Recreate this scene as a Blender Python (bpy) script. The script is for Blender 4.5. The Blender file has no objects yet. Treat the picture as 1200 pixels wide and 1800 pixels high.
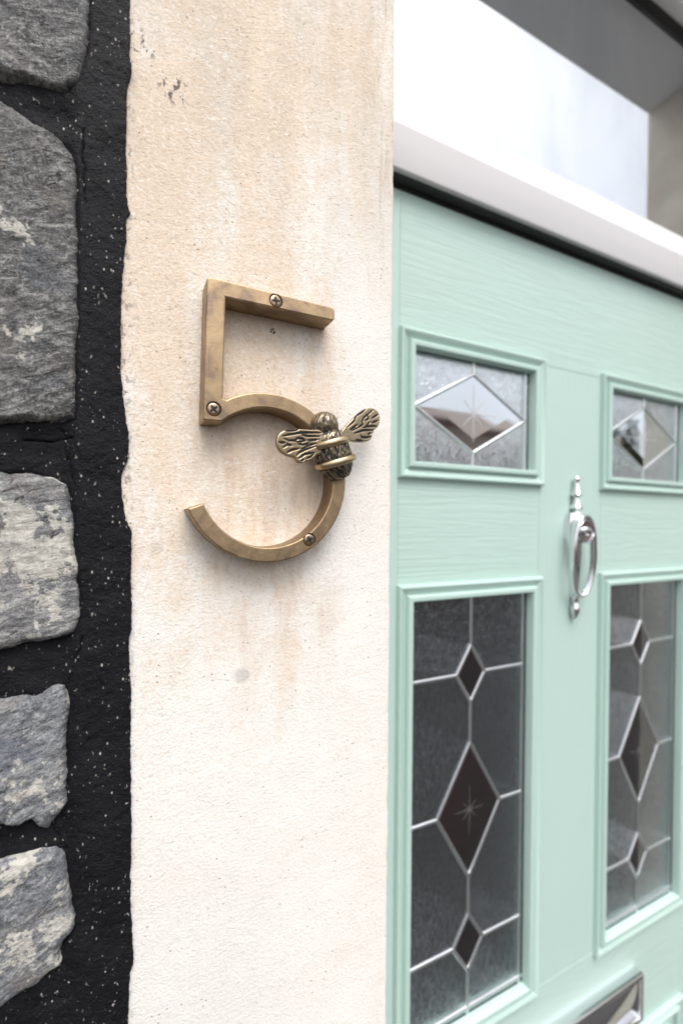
import bpy, bmesh, math, random
import numpy as np
from mathutils import Vector, Matrix
R = math.radians
C = bpy.context.scene.collection
sc = bpy.context.scene
EYE = 1.55                                   # camera height above the pavement

# ------------------------------------------------------------------ camera
def make_camera():
    yaw, pitch, roll = R(26.145), R(.605), R(.425)
    f = Vector((math.sin(yaw), math.cos(yaw), 0)); r = Vector((math.cos(yaw), -math.sin(yaw), 0)); u = Vector((0, 0, 1))
    f2 = f*math.cos(pitch) - u*math.sin(pitch); u2 = u*math.cos(pitch) + f*math.sin(pitch)
    rr = r*math.cos(roll) + u2*math.sin(roll); uu = u2*math.cos(roll) - r*math.sin(roll)
    cd = bpy.data.cameras.new('camera'); co = bpy.data.objects.new('camera', cd); C.objects.link(co)
    m = Matrix((rr, uu, -f2)).transposed().to_4x4(); m.translation = (0, 0, EYE)
    co.matrix_world = m
    cd.sensor_width = 36; cd.lens = 16; cd.shift_y = 28.45/1800
    cd.clip_start = .01; cd.clip_end = 500
    cd.dof.use_dof = True; cd.dof.focus_distance = .288; cd.dof.aperture_fstop = 3.9
    sc.camera = co
make_camera()

# ------------------------------------------------------------------ light
SUN_EL, SUN_AZ = R(60), R(-4)               # azimuth measured from straight out of the wall towards +X
w = bpy.data.worlds.new('World'); sc.world = w; w.use_nodes = True
wn = w.node_tree; wn.nodes.clear()
sky = wn.nodes.new('ShaderNodeTexSky'); sky.sky_type = 'NISHITA'; sky.sun_disc = False
sky.sun_elevation = SUN_EL; sky.sun_rotation = math.pi - SUN_AZ; sky.dust_density = 4; sky.air_density = 1; sky.ozone_density = 1
hs = wn.nodes.new('ShaderNodeHueSaturation'); hs.inputs['Saturation'].default_value = .22
bg = wn.nodes.new('ShaderNodeBackground'); bg.inputs['Strength'].default_value = .14
wo = wn.nodes.new('ShaderNodeOutputWorld')
wn.links.new(sky.outputs[0], hs.inputs['Color']); wn.links.new(hs.outputs[0], bg.inputs[0]); wn.links.new(bg.outputs[0], wo.inputs[0])
sd = bpy.data.lights.new('sun', 'SUN'); sd.energy = 1.2; sd.angle = R(36); sd.color = (1, .965, .92)
so = bpy.data.objects.new('sun', sd); C.objects.link(so)
sv = Vector((math.sin(SUN_AZ)*math.cos(SUN_EL), -math.cos(SUN_AZ)*math.cos(SUN_EL), math.sin(SUN_EL)))
so.rotation_euler = sv.to_track_quat('Z', 'Y').to_euler(); so.location = (0, -3, 6)
sc.view_settings.view_transform = 'Standard'; sc.view_settings.look = 'None'
sc.view_settings.gamma = 1; sc.view_settings.exposure = .82
sc.render.engine = 'CYCLES'
sc.cycles.max_bounces = 8; sc.cycles.transparent_max_bounces = 12
sc.cycles.use_denoising = True

# ------------------------------------------------------------------ materials
class M:
    def __init__(s, name):
        s.m = bpy.data.materials.new(name); s.m.use_nodes = True; s.t = s.m.node_tree
        s.b = s.t.nodes['Principled BSDF']; s.o = s.t.nodes['Material Output']
        s._c = None
    def n(s, typ, **k):
        x = s.t.nodes.new(typ)
        for a, b in k.items(): setattr(x, a, b)
        return x
    def l(s, a, b): s.t.links.new(a, b)
    def co(s):
        if not s._c: s._c = s.n('ShaderNodeTexCoord').outputs['Object']
        return s._c
    def map(s, scale=(1, 1, 1), rot=(0, 0, 0), loc=(0, 0, 0), src=None):
        x = s.n('ShaderNodeMapping'); s.l(src or s.co(), x.inputs[0])
        x.inputs['Scale'].default_value = scale; x.inputs['Rotation'].default_value = rot; x.inputs['Location'].default_value = loc
        return x.outputs[0]
    def noise(s, scale, detail=4, rough=.55, vec=None, dist=0):
        x = s.n('ShaderNodeTexNoise'); s.l(vec or s.co(), x.inputs['Vector'])
        x.inputs['Scale'].default_value = scale; x.inputs['Detail'].default_value = detail
        x.inputs['Roughness'].default_value = rough; x.inputs['Distortion'].default_value = dist
        return x.outputs['Fac']
    def voro(s, scale, vec=None, feature='F1', rnd=1):
        x = s.n('ShaderNodeTexVoronoi'); x.feature = feature; s.l(vec or s.co(), x.inputs['Vector'])
        x.inputs['Scale'].default_value = scale; x.inputs['Randomness'].default_value = rnd
        return x.outputs['Distance']
    def rng(s, v, a, b, c=0, d=1, smooth=True):
        x = s.n('ShaderNodeMapRange'); x.interpolation_type = 'SMOOTHSTEP' if smooth else 'LINEAR'
        s.l(v, x.inputs[0])
        for i, q in enumerate((a, b, c, d)): x.inputs[i+1].default_value = q
        return x.outputs[0]
    def math(s, op, a, b=0.0):
        x = s.n('ShaderNodeMath', operation=op)
        for i, q in enumerate((a, b)):
            if isinstance(q, (int, float)): x.inputs[i].default_value = q
            else: s.l(q, x.inputs[i])
        return x.outputs[0]
    def xyz(s):
        x = s.n('ShaderNodeSeparateXYZ'); s.l(s.co(), x.inputs[0]); return x.outputs
    def mix(s, f, a, b):
        x = s.n('ShaderNodeMix', data_type='RGBA')
        if isinstance(f, (int, float)): x.inputs[0].default_value = f
        else: s.l(f, x.inputs[0])
        for i, q in ((6, a), (7, b)):
            if isinstance(q, tuple): x.inputs[i].default_value = (*q, 1)
            else: s.l(q, x.inputs[i])
        return x.outputs[2]
    def ramp(s, f, stops):
        x = s.n('ShaderNodeValToRGB'); s.l(f, x.inputs[0]); e = x.color_ramp.elements
        while len(e) < len(stops): e.new(.5)
        for q, (p, c) in zip(e, stops): q.position = p; q.color = (*c, 1)
        return x.outputs[0]
    def bump(s, h, dist, strength=1, normal=None):
        x = s.n('ShaderNodeBump'); s.l(h, x.inputs['Height']); x.inputs['Distance'].default_value = dist
        x.inputs['Strength'].default_value = strength
        if normal: s.l(normal, x.inputs['Normal'])
        return x.outputs[0]
    def set(s, **k):
        nm = {'color': 'Base Color', 'rough': 'Roughness', 'metal': 'Metallic', 'normal': 'Normal', 'ior': 'IOR', 'coat': 'Coat Weight',
              'coat_rough': 'Coat Roughness', 'spec': 'Specular IOR Level', 'alpha': 'Alpha'}
        for a, v in k.items():
            i = s.b.inputs[nm[a]]
            if isinstance(v, tuple): i.default_value = (*v, 1)
            elif isinstance(v, (int, float)): i.default_value = v
            else: s.l(v, i)
        return s.m

def mat_pillar():
    m = M('painted_sandstone'); X, Y, Z = m.xyz()
    streak = m.noise(1, 5, .6, m.map((42, 42, 6), loc=(3.1, 0, 1)), .5)
    patch = m.noise(1, 6, .66, m.map((20, 20, 12), loc=(0.2, 5, 7)), .7)
    fine = m.noise(760, 3, .65); mid = m.noise(190, 5, .68); grit = m.noise(430, 2, .5, m.map(loc=(2, 7, 1)))
    # where old bare stone shows: mostly the upper and left part, paler at the right edge, paint holds at the bottom
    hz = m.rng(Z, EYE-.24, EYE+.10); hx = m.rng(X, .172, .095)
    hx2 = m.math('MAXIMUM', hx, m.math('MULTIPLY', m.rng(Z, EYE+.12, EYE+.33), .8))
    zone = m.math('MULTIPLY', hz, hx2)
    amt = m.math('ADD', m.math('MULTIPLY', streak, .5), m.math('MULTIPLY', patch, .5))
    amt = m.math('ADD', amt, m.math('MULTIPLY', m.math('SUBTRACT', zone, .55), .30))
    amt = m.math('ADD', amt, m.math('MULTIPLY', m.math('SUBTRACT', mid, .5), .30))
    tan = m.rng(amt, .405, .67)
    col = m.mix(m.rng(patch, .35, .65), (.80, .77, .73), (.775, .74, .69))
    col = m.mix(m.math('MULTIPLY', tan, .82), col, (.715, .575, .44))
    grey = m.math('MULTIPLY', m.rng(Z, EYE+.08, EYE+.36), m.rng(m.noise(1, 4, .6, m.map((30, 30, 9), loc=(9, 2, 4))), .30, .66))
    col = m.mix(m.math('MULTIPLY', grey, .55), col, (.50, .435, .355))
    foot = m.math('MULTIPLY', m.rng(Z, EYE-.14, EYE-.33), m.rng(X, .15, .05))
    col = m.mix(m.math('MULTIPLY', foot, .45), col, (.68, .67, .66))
    # rusty run-off round and under the metal number
    run = m.math('MULTIPLY', m.rng(m.noise(1, 4, .6, m.map((75, 75, 13), loc=(1, 1, 1))), .48, .66), m.math('MULTIPLY', m.rng(Z, EYE-.14, EYE-.03), m.rng(Z, EYE+.16, EYE+.03)))
    run = m.math('MULTIPLY', run, m.math('MULTIPLY', m.rng(X, .02, .06), m.rng(X, .152, .125)))
    col = m.mix(m.math('MULTIPLY', run, .42), col, (.56, .40, .29))
    # grain, pits
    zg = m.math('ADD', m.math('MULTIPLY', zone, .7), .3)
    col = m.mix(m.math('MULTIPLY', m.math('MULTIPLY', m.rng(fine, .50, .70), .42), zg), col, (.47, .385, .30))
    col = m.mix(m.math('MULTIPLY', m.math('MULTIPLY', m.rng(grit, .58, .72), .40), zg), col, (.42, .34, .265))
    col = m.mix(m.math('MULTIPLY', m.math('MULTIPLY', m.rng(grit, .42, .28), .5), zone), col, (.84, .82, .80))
    col = m.mix(m.math('MULTIPLY', m.rng(mid, .60, .72), .30), col, (.46, .36, .27))
    pit = m.math('MULTIPLY', m.rng(m.voro(230), .16, .07), m.rng(m.noise(45, 2), .51, .58))
    col = m.mix(m.math('MULTIPLY', pit, .6), col, (.16, .11, .08))
    # black paint flecks near the mortar, a filled hole, an old pilot hole
    def spot(x, z, r, k=.45):
        d = m.math('SQRT', m.math('ADD', m.math('POWER', m.math('SUBTRACT', X, x), 2), m.math('POWER', m.math('SUBTRACT', Z, EYE+z), 2)))
        return m.rng(d, r, r*k)
    fl = m.math('MAXIMUM', m.math('MAXIMUM', spot(.0295, .2575, .012), spot(.012, .276, .011)), m.math('MULTIPLY', m.rng(X, .011, .004), .62))
    fl = m.math('MULTIPLY', fl, m.rng(m.noise(300, 3, .6, m.map((1, 1, .6))), .53, .60))
    col = m.mix(m.math('MULTIPLY', fl, .8), col, (.035, .034, .04))
    col = m.mix(m.math('MULTIPLY', spot(.0720, -.0985, .0062, .5), .55), col, (.45, .42, .41))
    col = m.mix(m.math('MULTIPLY', spot(.0205, -.0155, .0055, .3), .35), col, (.42, .37, .33))
    hole = m.math('MULTIPLY', spot(.0910, .1260, .0024, .6), m.rng(m.noise(700, 2, .5), .42, .5))
    col = m.mix(hole, col, (.05, .035, .03))
    # tooled vertical scratches on the right arris
    scr = m.math('MULTIPLY', m.rng(m.noise(1, 3, .6, m.map((420, 420, 12))), .57, .66), m.rng(X, .145, .172))
    scr = m.math('MULTIPLY', scr, m.rng(Z, EYE+.10, EYE+.30))
    col = m.mix(m.math('MULTIPLY', scr, .45), col, (.42, .34, .26))
    h = m.math('ADD', m.math('MULTIPLY', fine, .5), m.math('ADD', m.math('MULTIPLY', mid, .5), m.math('MULTIPLY', m.noise(520, 4, .7), 1.0)))
    h = m.math('SUBTRACT', h, m.math('ADD', m.math('MULTIPLY', pit, .6), m.math('MULTIPLY', scr, .25)))
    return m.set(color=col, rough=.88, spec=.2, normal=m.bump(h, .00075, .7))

def mat_mortar():
    m = M('black_painted_mortar')
    sp = m.math('MULTIPLY', m.rng(m.voro(330, m.map((1, 1, .55))), .20, .10), m.rng(m.noise(70, 3, .6), .50, .58))
    sp2 = m.math('MULTIPLY', m.rng(m.noise(560, 2, .5, m.map((1, 1, .6))), .685, .74), .6)
    sp = m.math('MAXIMUM', sp, sp2)
    col = m.mix(m.rng(m.noise(35, 5), .3, .7), (.0055, .0052, .007), (.0105, .010, .0125))
    col = m.mix(m.math('MULTIPLY', sp, .8), col, (.55, .52, .47))
    h = m.math('ADD', m.math('ADD', m.noise(480, 3, .7), m.math('MULTIPLY', m.noise(1300, 2), .6)), m.math('MULTIPLY', m.noise(150, 4), .6))
    return m.set(color=col, rough=.62, spec=.16, normal=m.bump(h, .0013, 1))

def mat_stone(name, dark, mid, light, chalk, seed, ang):
    m = M(name)
    v = m.map((1, 1, 1), (0, R(ang), 0), (seed, seed*.7, 0))
    def lay_(a, b, det, ro, di):
        q = m.n('ShaderNodeMapping'); m.l(v, q.inputs[0]); q.inputs['Scale'].default_value = (a, a, b); return m.noise(1, det, ro, q.outputs[0], di)
    lay = lay_(55, 170, 8, .70, 1.1); fin = lay_(330, 760, 4, .7, .6); grain = lay_(1100, 1500, 2, .6, 0)
    blot = m.noise(38, 6, .6, v)
    f = m.math('ADD', m.math('MULTIPLY', lay, .45), m.math('ADD', m.math('MULTIPLY', fin, .33), m.math('MULTIPLY', grain, .22)))
    col = m.ramp(f, [(.40, dark), (.495, mid), (.585, light)])
    col = m.mix(m.math('MULTIPLY', m.rng(blot, .52, .66), .42), col, tuple(c*k for c, k in zip(mid, (1.15, .95, .74))))
    col = m.mix(m.math('MULTIPLY', m.rng(m.noise(30, 5, .6, m.map(loc=(seed+4, 1, 2))), .54, .66), .5), col, tuple(c*k for c, k in zip(mid, (.62, .70, .86))))
    crk = m.math('ABSOLUTE', m.math('SUBTRACT', lay_(20, 62, 5, .6, 1.6), .5))
    crk = m.math('MULTIPLY', m.rng(crk, .010, .003), m.rng(m.noise(24, 2), .50, .58))
    col = m.mix(m.math('MULTIPLY', crk, .85), col, (.022, .02, .02))
    ch = m.math('ADD', m.noise(26, 6, .62, m.map(loc=(seed, 3, seed*1.7))), m.math('MULTIPLY', m.math('SUBTRACT', m.noise(240, 4, .7), .5), .26))
    chm = m.rng(ch, chalk, chalk+.03)
    col = m.mix(m.math('MULTIPLY', chm, .9), col, m.mix(m.rng(m.noise(300, 3), .4, .6), (.66, .63, .57), (.50, .48, .43)))
    gl = m.rng(m.noise(1000, 2), .64, .70)
    col = m.mix(m.math('MULTIPLY', gl, .55), col, (.62, .61, .58))
    h = m.math('ADD', m.math('MULTIPLY', lay, 1.0), m.math('ADD', m.math('MULTIPLY', fin, .55), m.math('MULTIPLY', grain, .22)))
    h = m.math('ADD', m.math('SUBTRACT', h, m.math('MULTIPLY', crk, .35)), m.math('MULTIPLY', chm, .12))
    return m.set(color=col, rough=.66, spec=.35, normal=m.bump(h, .0026, 1))

def mat_brass():
    m = M('aged_brass')
    p = m.noise(55, 5, .6, m.map(loc=(.3, 1, 2)), .8); q = m.noise(210, 4, .6)
    col = m.mix(m.rng(p, .38, .62), (.375, .275, .168), (.29, .208, .132))
    col = m.mix(m.math('MULTIPLY', m.rng(p, .53, .66), .7), col, (.185, .14, .115))
    col = m.mix(m.math('MULTIPLY', m.rng(q, .60, .72), .35), col, (.46, .37, .27))
    ro = m.rng(q, .3, .7, .42, .58)
    return m.set(color=col, metal=1.0, rough=ro, normal=m.bump(m.noise(500, 3), .00025, .35))

def mat_patina():
    m = M('antiqued_brass')
    a = m.n('ShaderNodeAttribute'); a.attribute_name = 'patina'
    f = a.outputs['Fac']
    col = m.mix(f, (.45, .355, .235), (.016, .014, .014))
    return m.set(color=col, metal=m.rng(f, .2, .9, 1, .35), rough=m.rng(f, 0, 1, .30, .6), normal=m.bump(m.noise(700, 3), .0002, .3))

def simple(name, color, rough=.5, metal=0, **k):
    return M(name).set(color=color, rough=rough, metal=metal, **k)

def mat_door(vertical):
    m = M('mint_woodgrain_' + ('upright' if vertical else 'level'))
    s = (55, 55, 2.2) if vertical else (2.2, 55, 55)
    wv = m.noise(1, 4, .55, m.map(tuple(q*1.6 for q in s)), .55)
    rings = m.math('PINGPONG', m.math('MULTIPLY', wv, 13), 1.0)
    fine = m.noise(1, 3, .6, m.map(tuple(q*9 for q in s)))
    h = m.math('ADD', m.math('MULTIPLY', m.rng(rings, 0, 1), 1.0), m.math('MULTIPLY', fine, .5))
    col = m.mix(m.noise(9, 3), (.435, .58, .532), (.45, .595, .547))
    return m.set(color=col, rough=m.rng(m.noise(14, 3), .3, .7, .30, .40), spec=.5, normal=m.bump(h, .0006, .34))

def mat_glass(name, textured, boost=8.0, tint=(.32, .34, .36), dirt=False):
    m = M(name)
    gl = m.n('ShaderNodeBsdfGlossy'); gl.inputs[0].default_value = (.90, .95, 1, 1); gl.inputs['Roughness'].default_value = .015 if not textured else .03
    if dirt: m.l(m.mix(m.rng(m.noise(1, 5, .6, m.map((9, 9, 3.5)), .8), .35, .7), (.95, .97, 1), (.84, .87, .91)), gl.inputs[0])
    tr = m.n('ShaderNodeBsdfTransparent'); tr.inputs[0].default_value = (*tint, 1)
    fr = m.n('ShaderNodeFresnel'); fr.inputs['IOR'].default_value = 1.52
    mx = m.n('ShaderNodeMixShader')
    m.l(m.math('MINIMUM', m.math('MULTIPLY', fr.outputs[0], boost), .72 if textured else .80), mx.inputs[0]); m.l(tr.outputs[0], mx.inputs[1]); m.l(gl.outputs[0], mx.inputs[2])
    if textured:
        h = m.math('ADD', m.noise(150, 2, .5, m.map((1.7, 1, .7)), 1.6), m.math('MULTIPLY', m.noise(620, 2, .5), .22))
        nb = m.bump(h, .00016, .7)
        rd = m.math('ABSOLUTE', m.math('SUBTRACT', m.noise(1, 2, .55, m.map((330, 1, 105), loc=(1, 0, 2)), 1.6), .5))
        rd = m.rng(rd, .10, .0)
        nb = m.bump(rd, .00016, .9, nb); m.l(nb, gl.inputs['Normal'])
    else:
        nb = m.bump(m.noise(9, 2), .0002, .2); m.l(nb, gl.inputs['Normal'])
    m.t.nodes.remove(m.b); m.l(mx.outputs[0], m.o.inputs[0])
    return m.m

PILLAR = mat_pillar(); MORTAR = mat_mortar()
ST_DARK = mat_stone('grey_schist', (.034, .034, .037), (.125, .124, .124), (.36, .355, .34), .615, 1.3, 24)
ST_PALE = mat_stone('pale_schist', (.075, .075, .082), (.22, .22, .225), (.45, .445, .435), 
 .485, 5.1, 14)
ST_BLUE = mat_stone('blue_schist', (.065, .068, .077), (.205, .213, .23), (.42, .425, .42), .512, 8.4, 28)
BRASS = mat_brass(); PATINA = mat_patina()
BAND = simple('polished_brass', (.52, .40, .25), .30, 1)
SCREW = simple('screw_brass', (.34, .26, .185), .42, 1); SCREWCUT = simple('screw_recess_dark', (.018, .014, .012), .7, .2)
DOOR_H = mat_door(False); DOOR_V = mat_door(True)
DOOR_P = simple('mint_paint', (.443, .588, .54), .32)
UPVC = M('white_upvc'); UPVC.set(color=UPVC.mix(UPVC.noise(20, 4), (.82, .82, .825), (.78, .78, .785)), rough=.30); UPVC = UPVC.m
UPVC_SHADE = M('shaded_white_upvc'); UPVC_SHADE.set(color=UPVC_SHADE.mix(UPVC_SHADE.noise(1, 5, .6, UPVC_SHADE.map((5, 60, 60))), (.55, .54, .55), (.49, .48, .49)), rough=.5); UPVC_SHADE = UPVC_SHADE.m  # greyer copy of the white uPVC: the front face's shade put into its colour
GASKET = simple('black_gasket', (.012, .012, .012), .6)
CHROME = simple('chrome', (.80, .80, .82), .06, 1); CHROME_D = simple('satin_chrome', (.72, .72, .76), .20, 1)
LEAD = simple('bright_lead', (.72, .73, .75), .30, 1); ETCH, ETCH_F = None, None
def mat_etch(name, k):
    m = M(name); tr = m.n('ShaderNodeBsdfTransparent'); mx = m.n('ShaderNodeMixShader'); mx.inputs[0].default_value = k
    m.set(color=(.55, .53, .53), rough=.5); m.l(tr.outputs[0], mx.inputs[1]); m.l(m.b.outputs[0], mx.inputs[2]); m.l(mx.outputs[0], m.o.inputs[0]); return m.m
ETCH = mat_etch('etched_glass', .75); ETCH_F = mat_etch('faintly_etched_glass', .10)
GLASS_T = mat_glass('obscure_glass', True, 5.2); GLASS_TU = mat_glass('boosted_obscure_glass', True, 12)  # upper panes: same glass with its reflection raised to look brighter
GLASS_C = mat_glass('clear_glass', False, 2.6, (.85, .85, .85)); GLASS_CU = mat_glass('boosted_clear_glass', False, 12, (.85, .85, .85)); GLASS_F = mat_glass('fanlight_glass', False, 12, (.85, .87, .88), True)  # clear upper diamonds likewise, reflection raised above that of the lower ones
HALL = simple('hall_plaster', (.62, .57, .52), .9); HALLF = simple('hall_floor', (.62, .13, .06), .5)

# ------------------------------------------------------------------ object helpers
def thing(name, label, cat, base, group=None):
    o = bpy.data.objects.new(name, None); C.objects.link(o); o.location = base; o.empty_display_size = .1
    o['label'] = label; o['category'] = cat; o['kind'] = 'thing'
    if group: o['group'] = group
    return o
def tag(o, label, cat, group=None):
    o['label'] = label; o['category'] = cat; o['kind'] = 'thing'
    if group: o['group'] = group
    return o
def link(name, me, mats, parent=None, sharp=35):
    me.update()
    if sharp is not None:
        for p in me.polygons: p.use_smooth = True
        me.set_sharp_from_angle(angle=R(sharp))
    for q in (mats if isinstance(mats, (list, tuple)) else [mats]): me.materials.append(q)
    o = bpy.data.objects.new(name, me); C.objects.link(o)
    if parent is not None:
        o.parent = parent
        if parent.type == 'EMPTY': o.location = -Vector(parent.location)
    return o
def from_bm(name, bm, mats, parent=None, sharp=35, lift=True, recalc=True):
    if lift: bmesh.ops.translate(bm, verts=bm.verts, vec=(0, 0, EYE))
    if recalc: bmesh.ops.recalc_face_normals(bm, faces=bm.faces)
    me = bpy.data.meshes.new(name); bm.to_mesh(me); bm.free()
    return link(name, me, mats, parent, sharp)
def part(o, label=None, kind=None):
    if label: o['label'] = label
    if kind: o['kind'] = kind
    return o
def box(bm, x0, x1, y0, y1, z0, z1, bev=0, seg=2, mi=0):
    t = bmesh.new()
    bmesh.ops.create_cube(t, size=1)
    for v in t.verts: v.co = Vector(((x0+x1)/2+v.co.x*(x1-x0), (y0+y1)/2+v.co.y*(y1-y0), (z0+z1)/2+v.co.z*(z1-z0)))
    if bev: bmesh.ops.bevel(t, geom=t.edges[:], offset=bev, segments=seg, affect='EDGES', profile=.5)
    for f in t.faces: f.material_index = mi
    join(bm, t)
def join(bm, t):
    me = bpy.data.meshes.new('tmp'); t.to_mesh(me); t.free(); bm.from_mesh(me); bpy.data.meshes.remove(me)
def prism(bm, pts, y0, y1, bev=0, seg=2, mi=0):
    """polygon given as (x, z), extruded from y0 (front) to y1 (back); the front edges bevelled"""
    t = bmesh.new()
    fv = [t.verts.new((x, y0, z)) for x, z in pts]; bv = [t.verts.new((x, y1, z)) for x, z in pts]
    f = t.faces.new(fv); t.faces.new(bv[::-1])
    n = len(pts)
    for i in range(n): t.faces.new((fv[i], bv[i], bv[(i+1) % n], fv[(i+1) % n]))
    bmesh.ops.recalc_face_normals(t, faces=t.faces)
    if bev: bmesh.ops.bevel(t, geom=list(f.edges), offset=bev, segments=seg, affect='EDGES', profile=.5)
    for q in t.faces: q.material_index = mi
    join(bm, t)
def lathe(bm, prof, origin, axis='z', seg=28, mi=0, sx=1, sy=1):
    """prof: list of (radius, position along axis)"""
    t = bmesh.new(); rings = []
    for r_, p in prof:
        ring = []
        for k in range(seg):
            a = 2*math.pi*k/seg; c, s = r_*math.cos(a)*sx, r_*math.sin(a)*sy
            co = (c, s, p) if axis == 'z' else (c, p, s)
            ring.append(t.verts.new(Vector(origin)+Vector(co)))
        rings.append(ring)
    for a, b in zip(rings, rings[1:]):
        for k in range(seg): t.faces.new((a[k], a[(k+1) % seg], b[(k+1) % seg], b[k]))
    t.faces.new(rings[0]); t.faces.new(rings[-1][::-1])
    bmesh.ops.recalc_face_normals(t, faces=t.faces)
    for q in t.faces: q.material_index = mi
    join(bm, t)
def sweep(bm, path, rad, closed=False, seg=10, flat=(1, 1), ref=Vector((0, 1, 0)), mi=0):
    t = bmesh.new(); n = len(path); rings = []
    P = [Vector(p) for p in path]
    for i in range(n):
        a = P[(i-1) % n] if (closed or i) else P[0]; b = P[(i+1) % n] if (closed or i < n-1) else P[-1]
        d = (b-a).normalized(); s = d.cross(ref).normalized(); u = s.cross(d).normalized()
        r_ = rad[i] if isinstance(rad, (list, tuple)) else rad
        rings.append([t.verts.new(P[i]+s*math.cos(2*math.pi*k/seg)*r_*flat[0]+u*math.sin(2*math.pi*k/seg)*r_*flat[1]) for k in range(seg)])
    for i in range(n if closed else n-1):
        a, b = rings[i], rings[(i+1) % n]
        for k in range(seg): t.faces.new((a[k], a[(k+1) % seg], b[(k+1) % seg], b[k]))
    if not closed: t.faces.new(rings[0]); t.faces.new(rings[-1])
    bmesh.ops.recalc_face_normals(t, faces=t.faces)
    for q in t.faces: q.material_index = mi
    join(bm, t)
# vectorised value noise
_rng = np.random.default_rng(7); _tab = _rng.random(4096)
def vn(x, y, z=0.0, seed=0):
    x, y, z = np.broadcast_arrays(np.asarray(x, float)+seed*17.3, np.asarray(y, float)+seed*5.7, np.asarray(z, float))
    xi, yi, zi = np.floor(x).astype(int), np.floor(y).astype(int), np.floor(z).astype(int)
    fx, fy, fz = x-xi, y-yi, z-zi
    fx, fy, fz = (q*q*(3-2*q) for q in (fx, fy, fz))
    h = lambda a, b, c: _tab[(a*374761 + b*668265 + c*982451 + (a*b & 1023)*31) & 4095]
    r_ = 0
    for i in (0, 1):
        for j in (0, 1):
            for k in (0, 1):
                r_ = r_ + h(xi+i, yi+j, zi+k)*(fx if i else 1-fx)*(fy if j else 1-fy)*(fz if k else 1-fz)
    return r_*2-1
def fbm(x, y, oct=5, gain=.5, seed=0):
    a, s, t = 1.0, 0.0, 0.0
    for o in range(oct):
        s = s + a*vn(x*2**o, y*2**o, o*3.3, seed+o); t += a; a *= gain
    return s/t
def sdf(px, pz, poly):
    """signed distance to a polygon, positive inside"""
    P = np.array(poly); Q = np.roll(P, -1, 0); d = np.full(px.shape, 1e9); ins = np.zeros(px.shape, bool)
    for (ax, az), (bx, bz) in zip(P, Q):
        ex, ez = bx-ax, bz-az; t = np.clip(((px-ax)*ex+(pz-az)*ez)/(ex*ex+ez*ez+1e-12), 0, 1)
        d = np.minimum(d, np.hypot(px-ax-t*ex, pz-az-t*ez))
        c = ((az > pz) != (bz > pz)); xx = ax+(pz-az)*ex/(ez if abs(ez) > 1e-12 else 1e-12)
        ins ^= c & (px < xx)
    return np.where(ins, d, -d)
def grid_mesh(name, X, Y, Z, mask=None, lift=True):
    nz, nx = X.shape
    v = np.c_[X.ravel(), Y.ravel(), Z.ravel()+(EYE if lift else 0)]
    idx = np.arange(nx*nz).reshape(nz, nx)
    f = np.stack([idx[:-1, :-1], idx[:-1, 1:], idx[1:, 1:], idx[1:, :-1]], -1).reshape(-1, 4)
    if mask is not None:
        keep = mask.ravel()[f].any(1); f = f[keep]
        used = np.unique(f); rem = np.full(len(v), -1); rem[used] = np.arange(len(used)); v = v[used]; f = rem[f]
        grid_mesh.used = used
    me = bpy.data.meshes.new(name); me.from_pydata(v.tolist(), [], f.tolist())
    return me

# ------------------------------------------------------------------ setting: ground
GZ = -EYE
bm = bmesh.new(); box(bm, -60, 60, -60, 60, GZ-.5, GZ-.13)
g = M('asphalt'); h = g.noise(140, 4, .7)
g.set(color=g.mix(g.noise(3, 5), (.045, .045, .047), (.065, .064, .062)), rough=.85, normal=g.bump(h, .004, .6))
o = from_bm('road', bm, g.m); o['kind'] = 'structure'
pv = M('paving'); br = pv.n('ShaderNodeTexBrick'); pv.l(pv.co(), br.inputs['Vector']); br.inputs['Scale'].default_value = 2.2
br.inputs['Color1'].default_value = (.05, .05, .05, 1); br.inputs['Color2'].default_value = (.04, .04, .042, 1); br.inputs['Mortar'].default_value = (.03, .03, .03, 1); br.inputs['Mortar Size'].default_value = .012
pv.set(color=pv.mix(pv.math('MULTIPLY', pv.noise(8, 5), .5), br.outputs[0], (.055, .05, .045)), rough=.85)
bm = bmesh.new(); box(bm, -30, 30, -1.55, .7, GZ-.13, GZ, .015)
o = from_bm('pavement', bm, pv.m); o['kind'] = 'structure'

# ------------------------------------------------------------------ dimensions of the doorway
FACE, DOOR, GLZ = .290, .420, .426           # wall face, door face, glass
JL, JR, SOF = .184, .955, .830               # opening: left reveal, right reveal, soffit
TOPZ, BACK = 1.25, .47

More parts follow.
